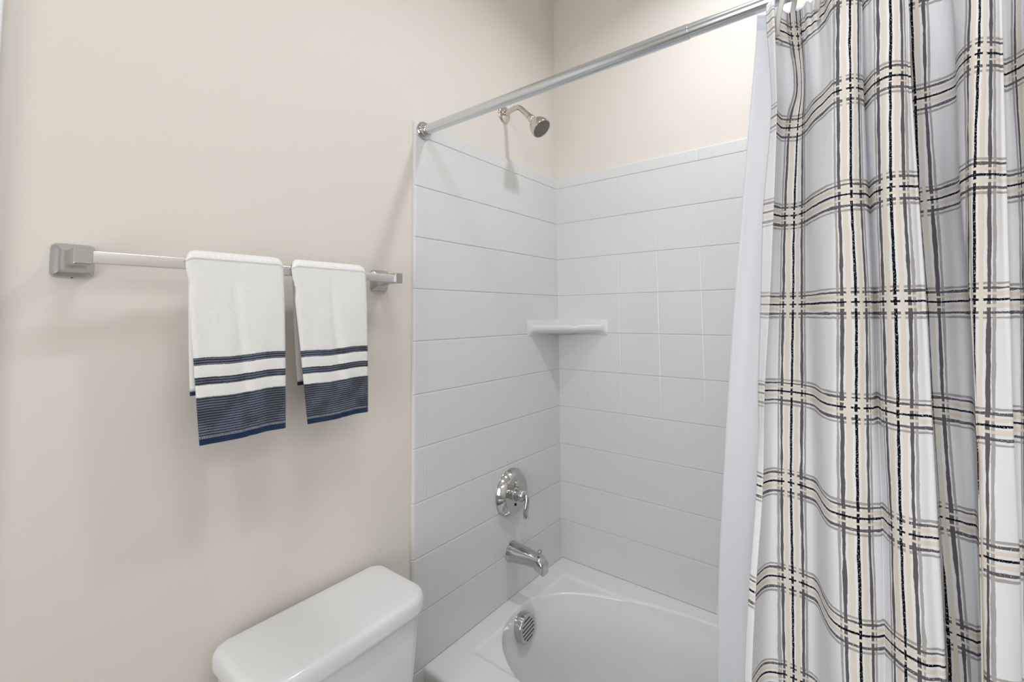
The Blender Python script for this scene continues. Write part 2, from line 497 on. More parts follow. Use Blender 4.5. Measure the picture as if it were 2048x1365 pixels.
# ------------------------------------------------------------------ shower head
FC = Vector((-0.3465, WP, 2.133))
sh = tag(empty('wall_shower', FC), 'small nickel shower head on a bent arm above the tiled end wall', 'shower head')
lathe('wall_flange', FC + Vector((0, 0.001, 0)), (0, -1, 0), [(0, 0.0335), (0.003, 0.0335), (0.006, 0.0315), (0.0085, 0.026), (0.0105, 0.016), (0.0115, 0.0115), (0.0115, 0)], M['warm_chrome'], sh, cap1=False)
JB = Vector((-0.346, -0.102, 2.0985))
ap = catmull([FC, FC + Vector((0, -0.025, 0.004)), (-0.3465, -0.045, 2.142), (-0.3465, -0.062, 2.138), (-0.346, -0.078, 2.124), JB], 6)
tube('shower_arm', ap, 0.0098, M['warm_chrome'], sh)
HD = Vector((0.03, -0.66, -0.75)).normalized()
lathe('swivel_nut', JB - HD * 0.004, HD, [(0, 0.0108), (0.014, 0.0112), (0.0145, 0.0095), (0.018, 0.0095), (0.019, 0.0135), (0.026, 0.0142), (0.032, 0.0128), (0.036, 0.0095), (0.040, 0.009)], M['warm_chrome'], sh)
hb = lathe('head_shell', JB + HD * 0.032, HD, [(0, 0.0095), (0.004, 0.0155), (0.010, 0.0225), (0.018, 0.0285), (0.030, 0.0335), (0.041, 0.0362), (0.0505, 0.0372), (0.0525, 0.0362), (0.0520, 0.0338), (0.0505, 0.0334)], M['warm_chrome'], sh)
fp = lathe('spray_face', JB + HD * 0.0825, HD, [(0, 0.0336), (0.0018, 0.0332), (0.0024, 0.030), (0.0026, 0)], M['spray'], sh, cap1=False)
dv = []; dfc = []
fu, fw_ = frame(HD)
for rr_, cnt in ((0.006, 6), (0.0115, 12), (0.0175, 18), (0.0235, 24), (0.0285, 28)):
    for k in range(cnt):
        c = JB + HD * 0.0852 + (fu * math.cos(2 * PI * k / cnt) + fw_ * math.sin(2 * PI * k / cnt)) * rr_
        b0 = len(dv)
        for q in range(6):
            dv.append(c + (fu * math.cos(PI / 3 * q) + fw_ * math.sin(PI / 3 * q)) * 0.00105)
        for q in range(6):
            dv.append(c + HD * 0.0009 + (fu * math.cos(PI / 3 * q) + fw_ * math.sin(PI / 3 * q)) * 0.0008)
        dfc.append(tuple(b0 + 6 + q for q in range(6)))
        for q in range(6): dfc.append((b0 + q, b0 + (q + 1) % 6, b0 + 6 + (q + 1) % 6, b0 + 6 + q))
nz = mesh_obj('nozzles', dv, dfc, M['spray_dot'], fp, smooth=False); nz['kind'] = 'stuff'

# ------------------------------------------------------------------ curtain rod
RX, RZ = -0.7455, 1.9405
rod = tag(empty('shower_curtain_rod', (RX, 0, RZ)), 'straight bright metal shower curtain rod spanning the tub alcove', 'curtain rod')
tube('rod_outer_tube', [(RX, -0.020, RZ), (RX, -0.78, RZ)], 0.0148, M['rod_metal'], rod, n=40)
tube('rod_inner_tube', [(RX, -0.78, RZ), (RX, -1.50, RZ)], 0.0135, M['rod_metal'], rod, n=40)
fl_prof = [(0, 0.0265), (0.004, 0.0268), (0.007, 0.0245), (0.008, 0.0205), (0.011, 0.0215), (0.014, 0.0205), (0.0155, 0.0175), (0.018, 0.0185), (0.021, 0.0175), (0.023, 0.0150), (0.026, 0.0148)]
lathe('end_flange', (RX, -0.0002, RZ), (0, -1, 0), fl_prof, M['chrome'], rod)
lathe('end_flange', (RX, -1.5198, RZ), (0, 1, 0), fl_prof, M['chrome'], rod)

# ------------------------------------------------------------------ towel bar
BY, BZ = -0.066, 1.4815
tb = tag(empty('towel_bar', (-1.196, WP, BZ)), 'square metal towel bar on flared satin nickel wall posts, holding two striped towels', 'towel bar')
box('bar', (-1.492, BY - 0.0075, BZ - 0.0098), (-0.8965, BY + 0.0075, BZ + 0.0098), M['bar_metal'], tb, bevel=0.0012)
def post(px, inner):
    rings = []
    for y, hw, hh, r, bow in ((WP, 0.0268, 0.0275, 0.007, 0.03), (WP - 0.004, 0.0268, 0.0275, 0.007, 0.03), (WP - 0.0065, 0.0252, 0.0258, 0.005, 0.03),
                              (WP - 0.011, 0.0200, 0.0210, 0.002, 0), (WP - 0.016, 0.0155, 0.0165, 0.0012, 0), (WP - 0.023, 0.0128, 0.0140, 0.0010, 0), (WP - 0.034, 0.0116, 0.0128, 0.0010, 0),
                              (WP - 0.050, 0.0113, 0.0130, 0.0010, 0), (WP - 0.0855, 0.0113, 0.0130, 0.0010, 0), (WP - 0.0868, 0.0100, 0.0117, 0.0010, 0)):
        zc = 1.4805 + (0.002 if y < WP - 0.03 else 0)
        rings.append([(px + a, y, zc + b) for a, b in rrect(hw, hh, r, bow=bow)])
    o = loft('wall_post', rings, M['satin'], tb, angle=0.5)
    o['label'] = 'flared satin nickel wall post'
    s = lathe('set_screw', (px, WP - 0.004, 1.4805 - 0.0279), (0, 0, -1), [(0, 0.0016), (0.0006, 0.0016)], M['dark'], o, n=12)
    return o
post(-1.4995, 1); post(-0.8925, -1)

# ------------------------------------------------------------------ towels
def towel_material():
    m = mat('striped_terry_cloth', srgb(236, 235, 232), 0.95, spec=0.05)
    g = N(m); uv = g.uv()
    sep = g.new('ShaderNodeSeparateXYZ'); g.link(uv, sep.inputs[0])
    U, Vv = sep.outputs[0], sep.outputs[1]           # metres across, metres above the hem edge
    jag = g.noise(g.comb(g.math('MULTIPLY', U, 1.0), g.math('MULTIPLY', Vv, 1.0)), 420, 2.0, 0.6)
    jit = g.math('MULTIPLY', g.math('SUBTRACT', jag, 0.5), 0.0022)
    low = g.noise(g.comb(g.math('MULTIPLY', U, 1.0), 0.0), 60, 1.0, 0.5)
    jit = g.math('ADD', jit, g.math('MULTIPLY', g.math('SUBTRACT', low, 0.5), 0.0016))
    vv = g.math('ADD', Vv, jit)
    def band(a, b, e=0.0007):
        return g.math('MULTIPLY', g.smooth(vv, a - e, a + e), g.smooth(vv, b - e, b + e, 1.0, 0.0))
    hem = band(-1.0, 0.0115)
    b3 = band(0.0115, 0.0850); s2 = band(0.1065, 0.1205); s1 = band(0.1420, 0.1555)
    blue = g.math('MAXIMUM', b3, g.math('MAXIMUM', s2, s1), clamp=True)
    # fine horizontal ribs in the woven bands
    ribs = g.math('SINE', g.math('MULTIPLY', g.math('ADD', Vv, g.math('MULTIPLY', jit, 0.8)), 2 * PI / 0.0046))
    rib01 = g.math('MULTIPLY_ADD', ribs, 0.5, 0.5)
    fleck = g.noise(g.comb(g.math('MULTIPLY', U, 1.0), g.math('MULTIPLY', Vv, 2.4)), 900, 2.0, 0.7)
    light = g.math('MULTIPLY', g.smooth(rib01, 0.35, 1.0), g.smooth(fleck, 0.30, 0.70), clamp=True)
    patch = g.noise(g.comb(U, Vv), 26, 1.0, 0.5)
    lt = g.mix(g.smooth(patch, 0.35, 0.65), srgb(134, 140, 152), srgb(164, 174, 194))
    dkc = g.mix(g.smooth(patch, 0.35, 0.65), srgb(48, 51, 62), srgb(60, 66, 86))
    bl = g.mix(light, dkc, lt)
    wf = g.noise(g.comb(U, Vv), 700, 3.0, 0.7)
    wh = g.mix(g.smooth(wf, 0.3, 0.7), srgb(240, 239, 237), srgb(252, 252, 251))
    c = g.mix(blue, wh, bl)
    # stitching just above the navy hem
    st = g.math('MULTIPLY', band(0.0115, 0.0150, 0.0004), g.smooth(g.noise(g.comb(g.math('MULTIPLY', U, 1.0), 0.3), 900, 0.0), 0.45, 0.6))
    c = g.mix(st, c, srgb(190, 190, 188))
    c = g.mix(hem, c, srgb(26, 48, 84))
    g.link(c, g.b.inputs['Base Color'])
    pile = g.math('MULTIPLY', g.math('SUBTRACT', 1.0, blue), g.noise(g.comb(U, g.math('MULTIPLY', Vv, 1.3)), 330, 3.0, 0.8))
    hgt = g.math('ADD', pile, g.math('MULTIPLY', blue, g.math('MULTIPLY', rib01, 0.8)))
    g.bump(hgt, 0.8, 0.0022)
    g.b.inputs['Sheen Weight'].default_value = 0.3
    return m
M['towel'] = towel_material()
def towel(name, front_l, front_r, rear_l, rear_r, zfl, zfr, zrear, crease, label):
    """folded hand towel draped over the bar; front_l/front_r: (x top, x bottom)"""
    HW = 0.012                    # half depth of the bar plus slack
    T = 0.0105                    # thickness of the folded cloth
    NS = 150; NX = 44
    path = []                     # (y, z, side) centre line of the layer
    zt = BZ + 0.0098 + 0.0015
    yr, yf = BY + 0.0075 + 0.0015 + T / 2, BY - 0.0075 - 0.0015 - T / 2
    yc = (yr + yf) / 2; hr = (yr - yf) / 2
    rlen = zt - zrear
    total = 0
    for i in range(40): path.append(('r', i / 40))
    for i in range(17): path.append(('a', i / 16))
    for i in range(1, 91): path.append(('f', i / 90))
    rings = []; uvr = []
    def lerp(a, b, t): return a + (b - a) * t
    for kind, t in path:
        ring = []; uv = []
        for side in (0, 1):       # outer surface then inner surface
            for j in range(NX + 1):
                s = j / NX if side == 0 else 1 - j / NX
                edge = min(s, 1 - s) * 2
                # rounded long edges
                ed = min(1.0, edge / 0.09); rnd = math.sqrt(max(0.0, 1 - (1 - ed) ** 2))
                half = T / 2 * (0.12 + 0.88 * rnd)
                sg = 1 if side == 0 else -1
                if kind == 'r':
                    z0 = lerp(zrear + 0.003 * math.sin(s * 5), zt, t)
                    y = yr - 0.004 * (1 - t) ** 2 * 0 + 0.002 * math.sin(3 * s + 4 * t)
                    ny, nz = 1.0, 0.0
                    x = lerp(lerp(rear_l[1], rear_l[0], t), lerp(rear_r[1], rear_r[0], t), s)
                    vdist = z0 - zrear
                    if vdist > 0.010: vdist += 0.30
                elif kind == 'a':
                    an = PI * t
                    y = yc + hr * math.cos(an); z0 = zt + (hr) * math.sin(an) * 0.72
                    ny, nz = math.cos(an), math.sin(an)
                    x = lerp(lerp(rear_l[0], front_l[0], t), lerp(rear_r[0], front_r[0], t), s)
                    vdist = 0.30
                    # shoulders slump at the free ends
                    z0 -= 0.006 * (1 - min(1, edge / 0.16)) ** 2
                else:
                    zend = lerp(zfl, zfr, s) + 0.0012 * math.sin(9 * s + 1)
                    ztop = zt - 0.006 * (1 - min(1, edge / 0.16)) ** 2
                    z0 = lerp(ztop, zend, t)
                    out = 0.006 * t + 0.003 * math.sin(PI * min(1, t * 1.1)) * math.sin(2.2 * s + 0.6)
                    cr = lerp(crease[0], crease[1], t)
                    cst = (s - cr) / 0.05
                    step = 1 / (1 + math.exp(-cst * 1.9))
                    out += 0.0030 * step * min(1, t * 4) - 0.0032 * math.exp(-((s - cr) / 0.05) ** 2) * min(1, t * 5)
                    out += 0.0012 * math.sin(17 * s + 5 * t) * t
                    y = yf - out; ny, nz = -1.0, 0.0
                    xl = lerp(front_l[0], front_l[1], t); xr = lerp(front_r[0], front_r[1], t)
                    nk = math.exp(-((t - 0.13) / 0.05) ** 2)
                    xl += 0.0035 * nk
                    x = lerp(xl, xr, s)
                    vdist = (z0 - zend)
                    if vdist < 0.0115: half *= 0.55
                    elif vdist < 0.085 or 0.1065 < vdist < 0.1205 or 0.142 < vdist < 0.1555: half *= 0.86
                if side == 0:
                    p = (x, y + ny * half, z0 + nz * half)
                else:
                    p = (x, y - ny * half, z0 - nz * half)
                ring.append(p)
                uv.append((x, vdist))
        rings.append(ring); uvr += uv
    vs = [p for r in rings for p in r]; n = len(rings[0]); fs = []
    for i in range(len(rings) - 1):
        for j in range(n):
            fs.append((i * n + j, i * n + (j + 1) % n, (i + 1) * n + (j + 1) % n, (i + 1) * n + j))
    half_n = NX + 1
    for base in (0, (len(rings) - 1) * n):
        for j in range(NX):
            a, b, c, d = base + j, base + j + 1, base + n - 2 - j, base + n - 1 - j
            fs.append((a, b, c, d) if c != b else (a, b, d))
    o = mesh_obj(name, vs, fs, M['towel'], None, True, uvs=uvr)
    fix_normals(o)
    tag(o, label, 'towel', 'striped hand towels on the towel bar')
    return o
towel('hand_towel', (-1.3665, -1.336), (-1.193, -1.185), (-1.354, -1.3430), (-1.196, -1.190), 1.156, 1.1605, 1.242, (0.42, 0.56),
      'wider folded white hand towel with navy stripes, hanging near the middle of the towel bar')
towel('hand_towel', (-1.1765, -1.1365), (-0.996, -0.991), (-1.162, -1.1430), (-1.000, -0.998), 1.156, 1.1600, 1.236, (0.46, 0.56),
      'narrow folded hand towel with navy stripes, hanging nearer the bathtub end of the bar')

# ------------------------------------------------------------------ toilet
toi = tag(empty('toilet', (-1.092, -0.1, 0)), 'white toilet tank with a rounded lid against the beige wall beside the bathtub', 'toilet')
TX, TYB, TYF = -1.0925, -0.008, -0.213
def lid_loop(hw, yb, yf, rb, rf, bow, z):
    pts = []
    for cx, cy, r, a0 in ((hw - rb, yb - rb, rb, 0), (-hw + rb, yb - rb, rb, PI / 2), (-hw + rf, yf + rf, rf, PI), (hw - rf, yf + rf, rf, 1.5 * PI)):
        for i in range(15):
            a = a0 + PI / 2 * i / 14
            pts.append((cx + r * math.cos(a), cy + r * math.sin(a)))
        if a0 == PI / 2:
            pass
    res = []
    for i, a in enumerate(pts):
        b = pts[(i + 1) % len(pts)]; res.append(a)
        if math.hypot(a[0] - b[0], a[1] - b[1]) > 0.03:
            for t in [k / 12 for k in range(1, 12)]: res.append((a[0] + (b[0] - a[0]) * t, a[1] + (b[1] - a[1]) * t))
    out = []
    for x, y in res:
        if y < (yb + yf) / 2: y -= bow * (1 - (x / hw) ** 2) * ((yb + yf) / 2 - y) / ((yb - yf) / 2)
        out.append((TX + x, y, z))
    return out
LZ = 0.7575
rings = []
HWL = 0.1935
for ins, dz in ((0.010, -0.040), (0.0035, -0.0395), (0.0005, -0.036), (0, -0.030), (0, -0.016), (0.0012, -0.0095), (0.0045, -0.0040), (0.0095, -0.0012), (0.016, 0)):
    rings.append(lid_loop(HWL - ins, TYB - ins * 0.9, TYF + ins, max(0.030 - ins * 0.3, 0.004), max(0.050 - ins * 0.3, 0.005), 0.006, LZ + dz))
base = rings[-1]
for k, dz in ((0.8, 0.0004), (0.5, 0.0008), (0.2, 0.001)):
    cyy = (TYB + TYF) / 2
    rings.append([(TX + (x - TX) * (1 - (1 - k) * 0.45), cyy + (y - cyy) * k, LZ + dz) for x, y, z in base])
loft('tank_lid', rings, M['china'], toi, angle=1.2)
rings = []
for z, ins in ((LZ - 0.038, 0.014), (0.66, 0.016), (0.56, 0.022), (0.46, 0.030), (0.40, 0.036), (0.385, 0.045)):
    rings.append(lid_loop(HWL - ins, TYB - 0.006, TYF + ins, 0.012, 0.030, 0.006, z))
loft('tank', rings, M['china'], toi, angle=1.2)
# bowl, seat and cover continue below the picture
def oval(hw, yb, yf, z, k=48):
    cy = (yb + yf) / 2; hl = (yb - yf) / 2; out = []
    for i in range(k):
        a = 2 * PI * i / k; c, s = math.cos(a), math.sin(a)
        wv = hw * (1 - 0.12 * max(0, -s) ** 2)
        out.append((TX + wv * math.copysign(abs(c) ** 0.85, c), cy + hl * math.copysign(abs(s) ** 0.9, s), z))
    return out
loft('bowl', [oval(0.105, -0.10, -0.52, 0.0), oval(0.105, -0.09, -0.53, 0.02), oval(0.095, -0.09, -0.50, 0.12), oval(0.11, -0.08, -0.54, 0.24), oval(0.165, -0.05, -0.66, 0.345), oval(0.180, -0.04, -0.69, 0.378), oval(0.176, -0.045, -0.685, 0.386)], M['china'], toi, angle=1.3)
loft('seat', [oval(0.182, -0.235, -0.695, 0.387), oval(0.185, -0.232, -0.698, 0.394), oval(0.180, -0.236, -0.693, 0.404)], M['china'], toi, angle=1.3)
loft('seat_cover', [oval(0.182, -0.232, -0.695, 0.405), oval(0.184, -0.230, -0.697, 0.412), oval(0.172, -0.240, -0.685, 0.422)], M['china'], toi, angle=1.3)

# ------------------------------------------------------------------ curtain cloth
def cloth_material():
    m = mat('plaid_curtain_cloth', srgb(232, 231, 234), 0.85, spec=0.1)
    g = N(m); uv = g.uv()
    sep = g.new('ShaderNodeSeparateXYZ'); g.link(uv, sep.inputs[0])
    U, V = sep.outputs[0], sep.outputs[1]
    def wob(a, b, amp, seed):
        n = g.noise(g.comb(g.math('MULTIPLY', a, 0.35), g.math('MULTIPLY', b, 1.0), seed), 5.5, 2.0, 0.55)
        return g.math('MULTIPLY', g.math('SUBTRACT', n, 0.5), amp)
    U2 = g.math('ADD', U, wob(U, V, 0.018, 1.3)); V2 = g.math('ADD', V, wob(V, U, 0.018, 7.1))
    def saw(x): return g.math('SUBTRACT', g.math('FRACT', g.math('ADD', x, 0.5)), 0.5)
    du, dv = saw(U2), saw(V2)
    iu = g.math('FLOOR', g.math('ADD', U2, 0.5)); iv = g.math('FLOOR', g.math('ADD', V2, 0.5))
    def line(d, along, idx, off, w, seed, var=0.010):
        n = g.noise(g.comb(g.math('MULTIPLY', along, 1.0), idx, seed), 3.1, 3.0, 0.6)
        dd = g.math('SUBTRACT', g.math('ABSOLUTE', g.math('SUBTRACT', d, off)), g.math('MULTIPLY', g.math('SUBTRACT', n, 0.5), var * 2))
        rag = g.noise(g.comb(g.math('MULTIPLY', along, 1.0), g.math('MULTIPLY', d, 3.0), seed), 60, 2.0, 0.6)
        dd = g.math('ADD', dd, g.math('MULTIPLY', g.math('SUBTRACT', rag, 0.5), 0.006))
        return g.smooth(dd, w / 2 - 0.0018, w / 2 + 0.0018, 1.0, 0.0)
    mx = lambda *a: a[0] if len(a) == 1 else g.math('MAXIMUM', a[0], mx(*a[1:]))
    # line positions in fractions of the repeat
    vb = mx(line(du, V, iu, -0.060, 0.047, 1.0), line(du, V, iu, 0.060, 0.046, 2.0))
    hb = mx(line(dv, U, iv, -0.048, 0.036, 3.0), line(dv, U, iv, 0.050, 0.038, 4.0))
    vl = mx(line(du, V, iu, -0.158, 0.028, 5.0, 0.013), line(du, V, iu, 0.170, 0.031, 6.0, 0.013))
    hl = mx(line(dv, U, iv, -0.130, 0.020, 7.0), line(dv, U, iv, 0.146, 0.020, 8.0))
    vd = mx(line(du, V, iu, -0.115, 0.030, 9.0, 0.016), line(du, V, iu, 0.124, 0.034, 10.0, 0.016))
    hd = mx(line(dv, U, iv, -0.093, 0.021, 11.0, 0.013), line(dv, U, iv, 0.105, 0.024, 12.0, 0.013))
    vk = line(du, V, iu, 0.0, 0.028, 13.0, 0.006)
    hk = line(dv, U, iv, 0.0, 0.019, 14.0, 0.005)
    # dry-brush flecks in the dark strokes
    fl_ = g.smooth(g.noise(g.comb(U, g.math('MULTIPLY', V, 0.6), 3.0), 105, 2.0, 0.7), 0.345, 0.40)
    # pale strokes lie over some of the crossings
    pick = g.noise(g.comb(iu, iv, 4.4), 7.3, 0.0)
    pk1 = g.smooth(pick, 0.44, 0.46); pk2 = g.smooth(pick, 0.56, 0.54, 0.0, 1.0)
    vcore = g.math('MULTIPLY', mx(line(du, V, iu, -0.060, 0.036, 1.0), line(du, V, iu, 0.060, 0.034, 2.0)), pk1)
    hcore = g.math('MULTIPLY', mx(line(dv, U, iv, -0.048, 0.020, 3.0), line(dv, U, iv, 0.050, 0.020, 4.0)), 0.95)
    inv = lambda a: g.math('SUBTRACT', 1.0, a, clamp=True)
    hl = g.math('MULTIPLY', hl, inv(vcore)); hd = g.math('MULTIPLY', hd, inv(vcore)); hk = g.math('MULTIPLY', hk, inv(vcore))
    vk2 = g.math('MULTIPLY', vk, inv(hcore)); vd = g.math('MULTIPLY', vd, inv(hcore)); vl = g.math('MULTIPLY', vl, inv(g.math('MULTIPLY', hcore, 0.8)))
    hd = g.math('MULTIPLY', hd, fl_); vk2 = g.math('MULTIPLY', vk2, fl_); hk = g.math('MULTIPLY', hk, fl_)
    weave = g.noise(g.comb(U, V), 240, 2.0, 0.6)
    white = g.mix(weave, srgb(244, 244, 248), srgb(250, 250, 253))
    beige = g.mix(g.noise(g.comb(U, V, 2.0), 2.2, 1.0), srgb(242, 232, 223), srgb(236, 231, 221))
    c = g.mix(vb, white, beige); c = g.mix(hb, c, beige)
    c = g.mix(g.math('MAXIMUM', vl, hl), c, srgb(184, 182, 180))
    c = g.mix(g.math('MAXIMUM', vd, hd), c, srgb(108, 104, 107))
    c = g.mix(g.math('MAXIMUM', vk2, hk), c, srgb(16, 18, 21))
    # plain hem at the side edge
    hem = g.smooth(U, -0.60, -0.59, 1.0, 0.0)
    c = g.mix(g.math('MULTIPLY', hem, 0.35), c, white)
    g.link(c, g.b.inputs['Base Color'])
    g.bump(g.noise(g.comb(U, V), 260, 2.0, 0.6), 0.12, 0.0008)
    # a little light passes through the cloth
    tr_ = g.new('ShaderNodeBsdfTranslucent'); g.link(c, tr_.inputs[0])
    ms = g.new('ShaderNodeMixShader'); ms.inputs[0].default_value = 0.2
    out = m.node_tree.nodes['Material Output']
    g.link(g.b.outputs[0], ms.inputs[1]); g.link(tr_.outputs[0], ms.inputs[2]); g.link(ms.outputs[0], out.inputs[0])
    return m
M['curtain'] = cloth_material()
